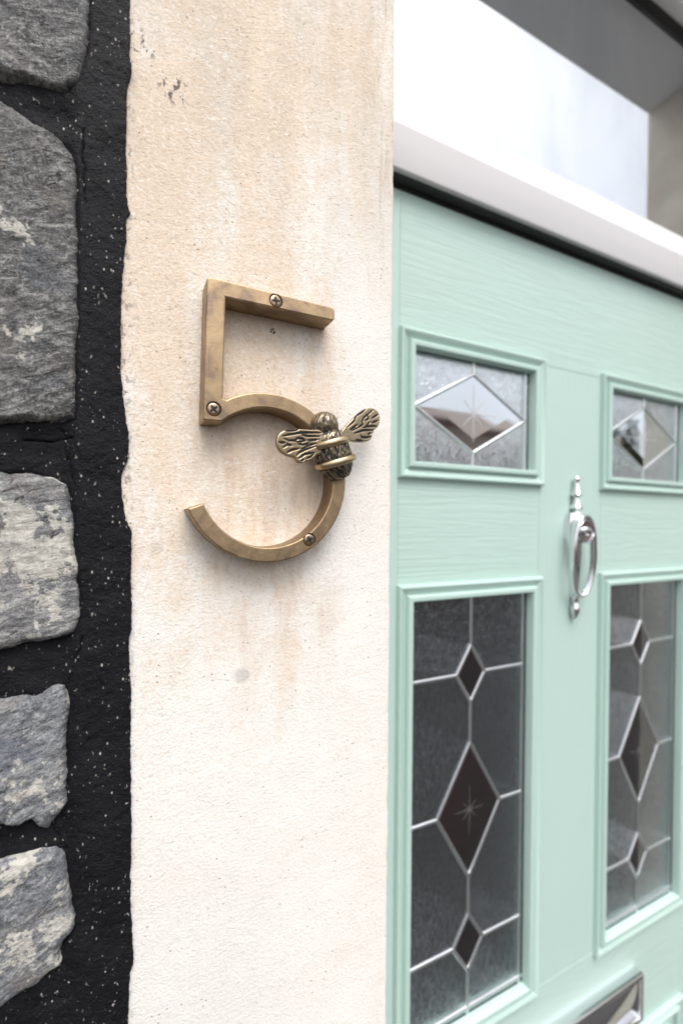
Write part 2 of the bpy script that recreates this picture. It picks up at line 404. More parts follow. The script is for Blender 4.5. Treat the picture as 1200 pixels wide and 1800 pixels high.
# ------------------------------------------------------------------ door surround
sur = thing('door_surround', 'cream painted sandstone surround with tan stains, between the stone wall and the mint door', 'door surround', (.09, FACE, 0))
RENDERM = M('weathered_render'); RENDERM.set(color=RENDERM.mix(RENDERM.rng(RENDERM.noise(14, 5), .35, .65), (.70, .65, .57), (.60, .54, .46)), rough=.9, normal=RENDERM.bump(RENDERM.noise(400, 4), .001, .7)); RENDERM = RENDERM.m
def jamb(name, xa, xb, sign, z0, z1, seed, mt=PILLAR):
    """front face plus rounded arris and reveal, swept along z"""
    prof = []
    n = 44; rr = .0028
    for i in range(n+1): prof.append((xa+(xb-sign*rr-xa)*i/n, FACE, 1.0))
    for k in range(1, 5):
        a = math.pi/2*k/4; prof.append((xb-sign*rr+sign*rr*math.sin(a), FACE+rr-rr*math.cos(a), .8))
    for k in range(1, 9): prof.append((xb, FACE+rr+(BACK-FACE-rr)*k/8, .5))
    z = np.unique(np.r_[np.linspace(z0, -.46, 40), np.linspace(-.46, .46, 330), np.linspace(.46, z1, 24)])
    PX = np.array([p[0] for p in prof]); PY = np.array([p[1] for p in prof]); PW = np.array([p[2] for p in prof])
    X, Zg = np.meshgrid(PX, z); Y = np.tile(PY, (len(z), 1))
    s = X+Y
    n1 = fbm(s*24, Zg*14, 3, .5, seed)*.0006 + fbm(s*170, Zg*170, 3, .6, seed+9)*.00022
    Y = Y+n1*(PW[None] > .6)
    ar = (PW[None] < .95)
    X = X+ar*sign*(fbm(Zg*55, s*0+3, 4, .6, seed+4)*.0009+fbm(Zg*240, s*0+8, 3, .6, seed+5)*.0005)
    return link(name, grid_mesh(name, X, Y, Zg), mt, sur, 60)
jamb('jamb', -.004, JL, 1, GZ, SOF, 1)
j2 = jamb('jamb', 1.14, JR, -1, GZ, SOF, 31, RENDERM)
bm = bmesh.new(); box(bm, -.004, 1.144, FACE-.001, BACK, SOF, 1.02, .003)
from_bm('lintel', bm, simple('grey_paint', (.82, .82, .83), .8), sur)

# ------------------------------------------------------------------ number 5 with the bee
num = thing('house_number', 'aged brass house number 5 with a bee on its curve, screwed to the cream surround', 'house number', (.09, FACE, EYE+.06))
NF = .274
cx, cz, Ro, Ri = 84.7, 27.9, 52.6, 43.3
pts = [(47.6, 143.4), (126.0, 142.5), (127.6, 141.9), (128.5, 140.4), (128.4, 135.4), (127.2, 133.8), (57.2, 133.5), (55.7, 73.6), (57.9, 72.9)]
for a in np.linspace(119, -157.6, 90): pts.append((cx+Ro*math.cos(R(a)), cz+Ro*math.sin(R(a))))
for a in np.linspace(-157.2, 126, 84): pts.append((cx+Ri*math.cos(R(a)), cz+Ri*math.sin(R(a))))
pts += [(55.4, 59.9), (45.3, 59.5), (44.4, 60.4), (46.4, 142.3)]
pts = [(x/1000, z/1000) for x, z in pts]
bm = bmesh.new(); prism(bm, pts, NF, FACE+.0015, .0009, 2)
body = from_bm('number_body', bm, BRASS, num, 14)
screws = [(.0880, .1384, 8), (.0505, .0668, 40), (.1116, -.0108, 28)]
for sx_, sz_, _ in screws:                                   # countersunk holes
    bm = bmesh.new(); lathe(bm, [(.0045, -.004), (.0045, .0006), (.0038, .0016)], (sx_, NF, sz_), 'y', 36)
    cut = from_bm('hole_cutter', bm, SCREWCUT)
    md = body.modifiers.new('hole', 'BOOLEAN'); md.object = cut; md.solver = 'EXACT'
    dg = bpy.context.evaluated_depsgraph_get(); dg.update()
    me = bpy.data.meshes.new_from_object(body.evaluated_get(dg)); body.modifiers.clear()
    body.data = me; bpy.data.objects.remove(cut)
body.data.set_sharp_from_angle(angle=R(14))
for sx_, sz_, rot in screws:
    bm = bmesh.new()
    lathe(bm, [(.0037, .0020), (.0037, .0007), (.0034, .0003), (.0020, .0002), (.0002, .00016)], (sx_, NF, sz_), 'y', 36)
    s = from_bm('screw', bm, SCREW, num, 50)
    bm = bmesh.new()
    for k in (0, 90):
        a = R(rot+k); c, d = math.cos(a), math.sin(a); L_, W_ = .0026, .00085
        q = [(-L_, -W_*.6), (-.0008, -W_), (.0008, -W_), (L_, -W_*.6), (L_, W_*.6), (.0008, W_), (-.0008, W_), (-L_, W_*.6)]
        yy = NF+.00008-(.00004 if k else 0)
        prism(bm, [(sx_+x*c-z*d, sz_+x*d+z*c) for x, z in q], yy, NF+.0008)
    from_bm('cross_slot', bm, SCREWCUT, s, None)  # dark cross laid over the screw head in place of a cut slot

# bee: local a (across), b (towards head), c (outwards)
TH = R(19); BO = Vector((.1268, .2735, .0478)); BS = .00110
ua = Vector((math.cos(TH), 0, math.sin(TH))); ub = Vector((-math.sin(TH), 0, math.cos(TH))); uc = Vector((0, -1, 0))
def bee_pt(a, b, c): return BO+ua*(a*BS)+ub*(b*BS)+uc*(c*BS)
PROF = [(-17.2, 5.6, 5.0), (-16.8, 6.6, 5.8), (-14, 8.6, 7.2), (-11, 10.3, 8.5), (-8, 11.3, 9.2), (-4, 11.7, 9.6), (0, 11.6, 9.6), (4, 11.2, 9.3), (8, 10.2, 8.5),
        (10.3, 8.9, 7.4), (11.2, 7.7, 6.2), (12.2, 8.1, 6.6), (14.5, 8.7, 7.6), (17.5, 8.6, 7.7), (20, 7.6, 6.9), (22, 5.6, 5.3), (23.3, 3.2, 3.2), (23.7, .6, .8)]
pb = np.array([p[0] for p in PROF]); pw = np.array([p[1] for p in PROF]); ph = np.array([p[2] for p in PROF])
def smoothprof(b):
    out = []
    for arr in (pw, ph):
        out.append(np.interp(b, pb, arr)*.5+.25*np.interp(b-.5, pb, arr)+.25*np.interp(b+.5, pb, arr))
    return out
nb, na = 230, 150
B, PH = np.meshgrid(np.linspace(-17.2, 23.7, nb), np.linspace(-.12, math.pi+.12, na), indexing='ij')
Wd, Hd = smoothprof(B)
arc = PH*Wd
fur = vn(arc*1.35+.35*vn(B*.35, arc*.5, 0, 3), B*.42, 0, 5)*.62+vn(arc*3.1, B*.8, 1, 9)*.38
fade = 1
rad = 1+fur*.036
A_ = -Wd*np.cos(PH)*rad; C_ = Hd*np.sin(PH)*rad-.4
V = [tuple(bee_pt(a, b, c)+Vector((0, 0, EYE))) for a, b, c in zip(A_.ravel(), B.ravel(), C_.ravel())]
idx = np.arange(nb*na).reshape(nb, na)
F = np.stack([idx[:-1, :-1], idx[:-1, 1:], idx[1:, 1:], idx[1:, :-1]], -1).reshape(-1, 4).tolist()
F.append(idx[0, ::-1].tolist()); F.append(idx[-1].tolist())
me = bpy.data.meshes.new('bee'); me.from_pydata(V, [], F)
bee = link('bee', me, PATINA, num, 80); bee['label'] = 'cast bee with furry dark body and bright bands'
near = np.minimum(np.abs(B-5.2), np.abs(B+6.6)); gap = np.clip((3.2-near)/1.6, 0, 1); neck = np.clip(1.6-np.abs(B-11.2), 0, 1)
dark_seg = np.where(B < 4, .25, np.where(B < 11, .02, -.10))
pat = np.clip(.52-fur*1.25+dark_seg+.55*np.maximum(gap*.7, neck)+.5*np.clip(.25-np.sin(PH), 0, 1), 0, 1)
at = me.attributes.new('patina', 'FLOAT', 'POINT'); at.data.foreach_set('value', pat.ravel().astype(np.float32))
bm = bmesh.new()
for b0, wdt, hgt in ((5.2, 12.5, 10.0), (-6.6, 12.9, 10.3)):
    path = [bee_pt(-wdt*math.cos(t), b0-.9*math.sin(t), hgt*math.sin(t)-.2) for t in np.linspace(-.05, math.pi+.05, 34)]
    sweep(bm, path, [.0021*(.72+.28*math.sin(t)) for t in np.linspace(0, math.pi, 34)], False, 12, (.62, 1.15), ub)
from_bm('bee_band', bm, BAND, bee, 60)['label'] = 'two polished bands round the bee'
WL = [(118.1, 60.5), (109.1, 59.0), (100.0, 58.6), (92.5, 57.4), (87.8, 54.8), (85.6, 51.3), (85.3, 47.6), (87.2, 43.6), (91.2, 41.3), (95.3, 40.6), (98.0, 40.3), (98.7, 38.2), (101.5, 37.2), (105.0, 37.9), (109.2, 40.0), (112.8, 42.9), (118.2, 44.8), (119.6, 52.3)]
WR = [(130.5, 60.6), (140.2, 69.7), (147.2, 76.2), (153.5, 79.6), (159.9, 80.1), (164.2, 77.7), (165.2, 72.9), (163.4, 67.8), (159.6, 65.2), (157.8, 61.4), (157.3, 58.6), (153.7, 56.1), (147.4, 55.0), (142.1, 54.6), (134.8, 54.6), (132.1, 57.7)]
VL = [[(91.8, 56.2), (95.9, 56.8), (100.0, 57.7)], [(89.8, 52.7), (94.5, 54.1), (102.1, 56.2), (109.1, 57.0), (116.4, 57.8)], [(102.8, 55.0), (107.0, 54.6), (115.6, 55.5)], [(90.8, 51.3), (93.9, 50.4), (98.0, 50.8), (100.0, 52.6), (103.5, 52.5), (104.9, 51.5), (102.1, 50.6), (98.6, 50.4)], [(107.0, 52.1), (110.6, 52.5), (114.2, 53.2)], [(87.2, 48.7), (91.2, 48.6)], [(90.2, 45.7), (92.5, 47.8), (95.9, 47.5)], [(100.4, 48.9), (104.2, 49.0), (107.7, 50.3)], [(92.9, 42.9), (95.9, 44.8), (100.7, 46.1)], [(102.8, 46.0), (107.0, 48.6), (113.5, 50.9)], [(99.4, 41.7), (101.5, 44.0), (106.3, 46.4), (112.8, 48.9)], [(100.8, 40.0), (105.0, 43.1), (112.1, 44.7)], [(106.4, 40.4), (109.2, 41.9), (111.4, 43.7)], [(102.5, 38.7), (104.3, 39.6)]]
VR = [[(152.1, 78.7), (149.0, 75.8), (143.7, 72.6), (141.5, 68.2), (135.9, 63.4)], [(158.1, 78.4), (154.4, 75.4), (149.9, 71.9), (148.6, 69.0), (149.0, 67.0), (144.6, 64.4), (139.4, 61.6)], [(153.5, 74.5), (154.0, 71.9), (150.8, 70.0)], [(162.8, 76.1), (157.2, 72.7)], [(162.8, 71.9), (157.2, 69.6)], [(155.4, 69.7), (151.8, 66.1)], [(161.9, 67.9), (155.4, 67.0), (149.1, 65.2)], [(158.2, 64.6), (150.0, 63.4), (142.0, 60.3)], [(147.3, 59.7), (148.2, 58.5), (152.7, 58.7), (157.3, 60.3)], [(156.4, 62.3), (153.6, 61.2)], [(142.9, 55.8), (149.1, 56.2)], [(138.1, 62.1), (144.6, 66.4)]]
def seg_strength(px, pz, lines, hw):
    s = np.zeros(px.shape)
    for ln in lines:
        n = len(ln)-1
        for i in range(n):
            (ax, az), (bx, bz) = ln[i], ln[i+1]; ex, ez = bx-ax, bz-az
            t = np.clip(((px-ax)*ex+(pz-az)*ez)/(ex*ex+ez*ez), 0, 1); d = np.hypot(px-ax-t*ex, pz-az-t*ez)
            tt = (i+t)/n; wloc = hw*(.35+.65*np.sin(np.pi*np.clip(tt, .03, .97))**.6)
            s = np.maximum(s, np.clip((wloc-d)/(wloc*.45)+.3, 0, 1))
    return s
def wing(outline, veins, left):
    st = .32
    # smooth the outline (Chaikin)
    P = outline
    for _ in range(2):
        P = [q for i in range(len(P)) for q in ((.75*P[i][0]+.25*P[(i+1) % len(P)][0], .75*P[i][1]+.25*P[(i+1) % len(P)][1]), (.25*P[i][0]+.75*P[(i+1) % len(P)][0], .25*P[i][1]+.75*P[(i+1) % len(P)][1]))]
    xs = np.array([p[0] for p in P]); zs = np.array([p[1] for p in P])
    gx, gz = np.meshgrid(np.arange(xs.min()-.6, xs.max()+.6, st), np.arange(zs.min()-.6, zs.max()+.6, st))
    d = sdf(gx, gz, P); s = seg_strength(gx, gz, veins, .80 if left else .82)
    t = np.clip((118-gx)/33, 0, 1) if left else np.clip((gx-132)/33, 0, 1)
    base = (269-4.5*t) if left else (269+7.5*t)
    top = np.clip(d/.9, -2, 1); top = np.where(top > 0, np.sqrt(1-(1-np.clip(top, 0, 1))**2), top*2.2)
    y = base-1.4*top*.6+s*.45*(d > .2)
    # pull points just outside onto the rim and let them fall back so that the edge has thickness
    out = d < 0; y = np.where(out, base+1.2, y)
    gxn, gzn = np.gradient(d, axis=1)/st, np.gradient(d, axis=0)/st
    X = np.where(out, gx-d*gxn, gx); Z = np.where(out, gz-d*gzn, gz)
    me = grid_mesh('wing', X/1000, y/1000, Z/1000, d > 0)
    a = me.attributes.new('patina', 'FLOAT', 'POINT')
    pt = np.clip(s*1.3+np.where(out, .55, 0)+.18*np.clip(vn(gx*.5, gz*.5, 0, 2), 0, 1), 0, 1)
    a.data.foreach_set('value', pt.ravel()[grid_mesh.used].astype(np.float32))
    o = link('wing', me, PATINA, bee, 50)
    return o
wing(WL, VL, True)['label'] = 'larger veined wing over the cream surround'
wing(WR, VR, False)

# ------------------------------------------------------------------ stone wall
wall = thing('stone_wall', 'rubble wall of grey schist stones with broad black painted mortar joints', 'wall', (-.2, FACE, 0))
EDGE = [(-.60, 6.5), (-.42, 7.2), (-.2925, 5.8), (-.2725, 6.1), (-.2627, 6.7), (-.2568, 8.5), (-.2397, 7.8), (-.2259, 6.6), (-.2059, 6.5), (-.1927, 7.1), (-.1661, 7.0), (-.146, 6.7), (-.1228, 6.6), (-.1163, 6.9), (-.0931, 6.6), (-.0797, 5.7), (-.0666, 5.6), (-.0617, 6.8), (-.0436, 6.8), (-.0272, 6.4), (-.0058, 6.7), (.0007, 4.3), (.0072, 3.1), (.0153, 1.6), (.0283, 1.6), (.0333, 3.9), (.0383, 5.1), (.0513, 5.4), (.0561, 4.2), (.0641, 3.0), (.0737, 1.8), (.0897, .9), (.1154, .9), (.1348, 1.4), (.1447, 2.2), (.1611, 3.4), (.1724, 3.6), (.1763, 5.7), (.1807, 4.5), (.1869, 3.6), (.2157, 3.5), (.2462, 3.8), (.2518, 5.5), (.2601, 6.1), (.2629, 5.2), (.2741, 5.2), (.277, 6.0), (.2806, 5.4), (.2964, 5.1), (.42, 5.4), (.60, 5)]
STONES = [
 ('grey stone with dark streaks, topmost of the stones beside the surround', ST_DARK, .0065, [(-190, 236), (-185, 292), (-150, 330), (-60, 334), (-24, 328), (-14.2, 300), (-14.6, 269), (-16.2, 254), (-19.5, 240), (-26, 233.5), (-38, 232.5), (-53.7, 229.8), (-90, 224), (-140, 224)]),
 ('tall dark grey stone with a slanting cracked top edge', ST_DARK, .0085, [(-170, 60), (-178, 150), (-160, 212), (-110, 222), (-70, 218), (-53.7, 214.8), (-44.2, 211.6), (-35.6, 208), (-28, 206), (-23.5, 200.9), (-20.4, 189.2), (-19.9, 163.9), (-19.6, 136.7), (-20.1, 127.4), (-19.8, 109.2), (-21.4, 84.5), (-21.4, 55.6), (-34.3, 54.2), (-44.2, 52.2), (-53.8, 51.2), (-90, 48), (-140, 50)]),
 ('rounded pale grey stone with chalky white patches', ST_PALE, .0080, [(-150, -60), (-156, -10), (-140, 24), (-100, 29), (-53.8, 24.7), (-41.8, 25.4), (-31.7, 22.9), (-27.4, 20.1), (-24.5, 14.2), (-22.6, 5.0), (-21.8, -13.3), (-19.4, -28.8), (-18.1, -44.3), (-18.3, -53.6), (-21.8, -61.0), (-29.1, -63.3), (-39.3, -64.6), (-53.8, -66.5), (-90, -70), (-130, -70)]),
 ('grey stone with a white chip at its ragged end', ST_BLUE, .0070, [(-165, -150), (-168, -110), (-130, -92), (-90, -97), (-53.8, -95.6), (-44.2, -93.4), (-39.3, -95.1), (-30.4, -90.6), (-26.0, -91.4), (-23.9, -97.7), (-25.2, -111.3), (-25.9, -126.6), (-25.4, -154.4), (-30.3, -160.8), (-32.9, -167.7), (-38.0, -165.5), (-40.0, -161.0), (-46.7, -162.1), (-53.9, -158.5), (-90, -160), (-130, -166)]),
 ('blue grey pointed stone lowest of the stones beside the surround', ST_BLUE, .0085, [(-160, -240), (-172, -205), (-150, -184), (-100, -178), (-53.9, -179.0), (-36.7, -179.5), (-30.3, -180.7), (-26.9, -184.9), (-25.1, -197.9), (-20.5, -219.8), (-21.6, -227.2), (-27.7, -234.0), (-27.7, -243.3), (-39.2, -249.0), (-53.9, -254.1), (-90, -266), (-130, -262)]),
]
def mortar():
    zs = np.arange(-.36, .37, .0009)
    ez = np.array([e[0] for e in EDGE]); ex = np.array([e[1] for e in EDGE])/1000
    edge = np.interp(zs, ez, ex)+fbm(zs*180, zs*0+1, 4, .65, 3)*.0006+fbm(zs*900, zs*0+4, 2, .6, 6)*.0004
    tt = np.r_[np.linspace(0, 1, 112), 1.004, 1.004]
    X = -.085+(edge[:, None]+.085)*tt[None]; Z = np.tile(zs[:, None], (1, len(tt)))
    dmin = np.full(X.shape, -1e9)
    for _, _, _, P in STONES: dmin = np.maximum(dmin, sdf(X, Z, [(a/1000, b/1000) for a, b in P]))
    dm = -dmin                                             # distance away from the nearest stone
    y = .2880+fbm(X*60, Z*60, 4, .5, 8)*.0014+fbm(X*330, Z*330, 3, .6, 12)*.0006
    inner = np.clip((-.018-X)/.010, 0, 1); inner = inner*inner*(3-2*inner)
    y += inner*(.0045+fbm(X*45, Z*80, 3, .5, 15)*.0022)    # bed joints sit deeper than the strip by the surround
    y += .0020*np.exp(-np.clip(dm, 0, 1)/.0008)*(dm > -.004)   # shrinkage gap round each stone
    # hairline cracks
    for (cxp, czp, ang, ln, s_) in ((-.0245, .035, 100, .016, 1), (-.021, -.079, 75, .016, 2), (-.030, -.172, 118, .012, 3), (-.0170, .195, 92, .020, 4), (-.0335, .044, 8, .012, 5)):
        ca, sa = math.cos(R(ang)), math.sin(R(ang))
        u = (X-cxp)*ca+(Z-czp)*sa; v = -(X-cxp)*sa+(Z-czp)*ca+fbm(u*160, u*0, 3, .6, 20+s_)*.002
        y += .0016*np.exp(-(v/.0005)**2)*(np.abs(u) < ln)
    y[:, -2] = np.maximum(y[:, -3], .288)+.0006; y[:, -1] = .2925
    return grid_mesh('mortar', X, y, Z)
link('mortar', mortar(), MORTAR, wall, 70)
def stone(lab, mt, H, P, k):
    P = [(a/1000, b/1000) for a, b in P]
    zs = np.arange(min(p[1] for p in P)-.012, max(p[1] for p in P)+.012, .0009)
    x0 = min(p[0] for p in P)-.012
    xs = np.r_[np.arange(x0, -.072, .003), np.arange(-.072, max(p[0] for p in P)+.012, .0009)]
    X, Z = np.meshgrid(xs, zs)
    jx = fbm(X*90, Z*90, 5, .65, k*3)*.0030; jz = fbm(X*90, Z*90, 5, .65, k*3+50)*.0030
    d = sdf(X+jx, Z+jz, P)
    an = R((22, 24, 8, 30, 26)[k % 5]); u = X*math.cos(an)-Z*math.sin(an); v = X*math.sin(an)+Z*math.cos(an)
    base = fbm(u*14, v*42, 4, .5, k+60)
    ledge = base*4; fl = np.floor(ledge); fr = ledge-fl; terr = (fl+np.clip((fr-.78)/.22, 0, 1))/4
    edge = 1-np.exp(-np.clip(d, 0, 1)/(.0016+.0010*vn(X*60, Z*60, 0, k)))
    rn = np.random.default_rng(40+k); fac = np.full(X.shape, 1.0)
    for q in range(15):
        px_, pz_ = rn.uniform(-.11, -.01), rn.uniform(zs[0], zs[-1]); sx_, sz_ = rn.normal(0, .23, 2)
        fac = np.minimum(fac, .0035*rn.random()+sx_*(X-px_)+sz_*(Z-pz_)+.002)
    fac = np.clip(fac, -.006, .004)
    hgt = edge*np.maximum(H*.75+fac+terr*.0060+base*.0016+fbm(u*120, v*260, 4, .66, k+80)*.0024+fbm(X*30, Z*30, 3, .5, k+90)*.0006, .0034+fbm(u*120, v*260, 4, .66, k+80)*.0012)
    hgt = np.where(d < 0, np.maximum(d*4, -.012), hgt)
    y = .2905-hgt
    o = link('stone', grid_mesh('stone', X, y, Z, d > -.003), mt, wall, 70)
    o['label'] = lab
for k, (lab, mt, H, P) in enumerate(STONES): stone(lab, mt, H, P, k)
# the rest of the wall, outside the picture
bm = bmesh.new()
for x0, x1, z0, z1, y0 in ((-2.6, -.085, GZ, 2.3, .293), (-.085, -.004, GZ, -.36, .2885), (-.085, -.004, .37, 1.02, .2885), (-.085, 1.144, 1.02, 2.3, .2895), (1.144, 3.4, GZ, 2.3, .290)):
    box(bm, x0, x1, y0, BACK+.1, z0, z1)
from_bm('mortar_backing', bm, MORTAR, wall)
bm = bmesh.new(); rnd = random.Random(4)
def rubble(xa, xb, za, zb):
    z = za
    while z < zb-.03:
        hgt = min(rnd.uniform(.08, .17), zb-z); x = xa-rnd.uniform(0, .1)
        while x < xb-.02:
            wd = rnd.uniform(.16, .34); a, b = max(x, xa)+.012, min(x+wd, xb)-.012
            if b-a > .05:
                t = bmesh.new(); n = 18; cxx, czz = (a+b)/2, z+hgt/2; hw, hh = (b-a)/2, hgt/2-.014
                ring = []
                for i in range(n):
                    an = 2*math.pi*i/n; c, s = math.cos(an), math.sin(an)
                    k = 1/max(abs(c)**4+abs(s)**4, 1e-6)**.25; j = 1+rnd.uniform(-.06, .06)
                    ring.append((cxx+hw*c*k*j, czz+hh*s*k*j))
                prism(bm, [(p, q) for p, q in ring], .281+rnd.uniform(-.003, .004), .296, .006, 3)
                t.free()
            x += wd
        z += hgt
rubble(-2.6, -.19, GZ, 2.3); rubble(-.19, -.03, GZ, -.30); rubble(-.19, -.03, .345, 1.0); rubble(-.19, 3.4, 1.04, 2.3); rubble(1.16, 3.4, GZ, 1.04)
part(from_bm('stonework', bm, ST_DARK, wall, 40), kind='stuff')

# ------------------------------------------------------------------ door frame with transom bar and fanlight
frm = thing('fanlight_casing', 'white door frame with a broad transom bar and a fanlight above the mint door', 'door frame', (.57, DOOR, 0))
def profile_bar(name, prof, x0, x1, mt, parent, sharp=35):
    t = bmesh.new(); A = [t.verts.new((x0, y, z)) for y, z in prof]; B_ = [t.verts.new((x1, y, z)) for y, z in prof]
    t.faces.new(A); t.faces.new(B_[::-1]); n = len(prof)
    for i in range(n): t.faces.new((A[i], A[(i+1) % n], B_[(i+1) % n], B_[i]))
    return from_bm(name, t, mt, parent, sharp)
# front face, rounded lower nose, sloping glazing bead
profile_bar('transom_bar', [(.442, .3685), (.4062, .3685), (.4042, .3690), (.4030, .3704), (.4027, .3725), (.4027, .4150), (.4031, .4164), (.4042, .4172), (.442, .4172)], JL+.002, JR-.002, UPVC_SHADE, frm, 16)
profile_bar('glazing_bead', [(.4420, .4174), (.4050, .4174), (.4046, .4182), (.4050, .4192), (.4245, .4645), (.4258, .4665), (.4258, .4690), (.4420, .4690)], JL+.002, JR-.002, UPVC, frm, 16)
profile_bar('transom_gasket', [(.4195, .3668), (.4075, .3668), (.4075, .3683), (.4195, .3683)], JL+.004, JR-.004, GASKET, frm)
profile_bar('seal_shade_strip', [(.4270, .3590), (.4215, .3590), (.4200, .3620), (.4195, .3663), (.4270, .3663)], JL+.03, JR-.03, GASKET, frm)  # black seal that also stands in for shade on the door's top edge
bm = bmesh.new(); box(bm, JL+.002, JR-.002, .4005, .442, .7895, SOF-.001, .002); from_bm('head_bar', bm, UPVC, frm)
profile_bar('head_gasket', [(.4255, .7815), (.4185, .7850), (.4185, .7890), (.4255, .7890)], JL+.03, JR-.03, GASKET, frm)
for xa, xb in ((JL+.002, JL+.042), (JR-.042, JR-.002)):
    bm = bmesh.new(); box(bm, xa, xb, .4012, .442, GZ, .3655, .002); box(bm, xa, xb, .4012, .442, .4692, .789, .002); from_bm('side_post', bm, UPVC, frm)
bm = bmesh.new(); box(bm, JL+.03, JR-.03, .4262, .4322, .4672, .7880); from_bm('fanlight_pane', bm, GLASS_F, frm, None)

# ------------------------------------------------------------------ the door
door = thing('front_door', 'mint green front door with four leaded glass lights and embossed wood grain', 'door', (.5575, DOOR, 0))
DC = .5545; KC = .5570; DX0, DX1 = JL+.0425, JR-.0425; DTOP, DBOT = .3655, GZ+.05
LX0, LX1 = .2735, .4965                                     # moulding outer edges, left column
RX0, RX1 = 2*DC-LX1, 2*DC-LX0
UZ0, UZ1, LZ0, LZ1 = .0503, .2145, -.6190, -.0675
TB = .047                                                  # leaf thickness
def slab(name, x0, x1, z0, z1, mt, y=DOOR):
    bm = bmesh.new(); box(bm, x0+.0001, x1-.0001, y, y+TB, z0+.0001, z1-.0001, .0003, 1)
    return from_bm(name, bm, mt, door, None)
slab('stile', DX0, .2745, DBOT, DTOP, DOOR_V); slab('stile', 2*DC-.2745, DX1, DBOT, DTOP, DOOR_V)
slab('top_rail', .2745, 2*DC-.2745, UZ1-.006, DTOP, DOOR_H)
slab('muntin', LX1-.004, RX0+.004, LZ0+.006, UZ1-.006, DOOR_V)
slab('lock_rail', .2745, LX1-.004, LZ1-.006, UZ0+.006, DOOR_H); slab('lock_rail', RX0+.004, 2*DC-.2745, LZ1-.006, UZ0+.006, DOOR_H)
PZ1 = -.772; PZ0 = -1.32
slab('bottom_rail', .2745, 2*DC-.2745, DBOT, LZ0+.006, DOOR_H)
MOULD = [(0, 0), (.0003, .0042), (.0012, .0062), (.0026, .0068), (.0038, .0064), (.0066, .0042), (.0100, .0024), (.0112, .0018), (.0116, .0034), (.0122, .0056), (.0136, .0070), (.0166, .0073), (.0184, .0066), (.0190, .0048), (.0190, -.0058)]
def moulding(name, x0, x1, z0, z1, y=DOOR):
    t = bmesh.new(); rings = []
    for w_, h_ in MOULD:
        rings.append([t.verts.new(p) for p in ((x0+w_, y-h_, z0+w_), (x1-w_, y-h_, z0+w_), (x1-w_, y-h_, z1-w_), (x0+w_, y-h_, z1-w_))])
    for a, b in zip(rings, rings[1:]):
        for k in range(4): t.faces.new((a[k], a[(k+1) % 4], b[(k+1) % 4], b[k]))
    me_ = bpy.data.meshes.new(name); bmesh.ops.translate(t, verts=t.verts, vec=(0, 0, EYE)); bmesh.ops.recalc_face_normals(t, faces=t.faces)
    t.to_mesh(me_); t.free()
    return link(name, me_, DOOR_P, door, 28)
def came(bm, pts, wd=.0044, ht=.0019, closed=False):
    """half-round lead strips along straight legs"""
    P = [Vector((x, GLZ, z)) for x, z in pts]
    for a, b in (list(zip(P, P[1:]))+([(P[-1], P[0])] if closed else [])):
        d = (b-a).normalized(); s = Vector((d.z, 0, -d.x)); t = bmesh.new(); rings = []
        for e in (a-d*.0012, b+d*.0012):
            rings.append([t.verts.new(e+s*(wd/2*math.cos(q))+Vector((0, -ht*math.sin(q)**.7 if math.sin(q) > 1e-6 else 0, 0))) for q in np.linspace(0, math.pi, 9)])
        for k in range(8): t.faces.new((rings[0][k], rings[0][k+1], rings[1][k+1], rings[1][k]))
        t.faces.new(rings[0]); t.faces.new(rings[1][::-1]); t.faces.new((rings[0][0], rings[0][8], rings[1][8], rings[1][0]))
        join(bm, t)
def diamond(bm, x, z, hw, hh, f=.62, ht=.0008):
    """bevelled clear diamond"""
    t = bmesh.new()
    o4 = [t.verts.new((x+a*hw, GLZ-.0003, z+b*hh)) for a, b in ((0, 1), (1, 0), (0, -1), (-1, 0))]
    i4 = [t.verts.new((x+a*hw*f, GLZ-ht, z+b*hh*f)) for a, b in ((0, 1), (1, 0), (0, -1), (-1, 0))]
    for k in range(4): t.faces.new((i4[k], i4[(k+1) % 4], o4[(k+1) % 4], o4[k]))
    t.faces.new(i4[::-1])
    join(bm, t)
def star(bm, x, z, L, Lz, y):
    for k in range(8):
        a = math.pi*k/4; l1 = L if k % 4 == 0 else (Lz if k % 2 == 0 else min(L, Lz)*.62)
        c, s = math.cos(a), math.sin(a); w_ = .0009
        prism(bm, [(x+c*.001-s*w_, z+s*.001+c*w_), (x+c*l1-s*w_*.4, z+s*l1+c*w_*.4), (x+c*l1+s*w_*.4, z+s*l1-c*w_*.4), (x+c*.001+s*w_, z+s*.001-c*w_)], y-.00012-.00002*k, y+.0003)
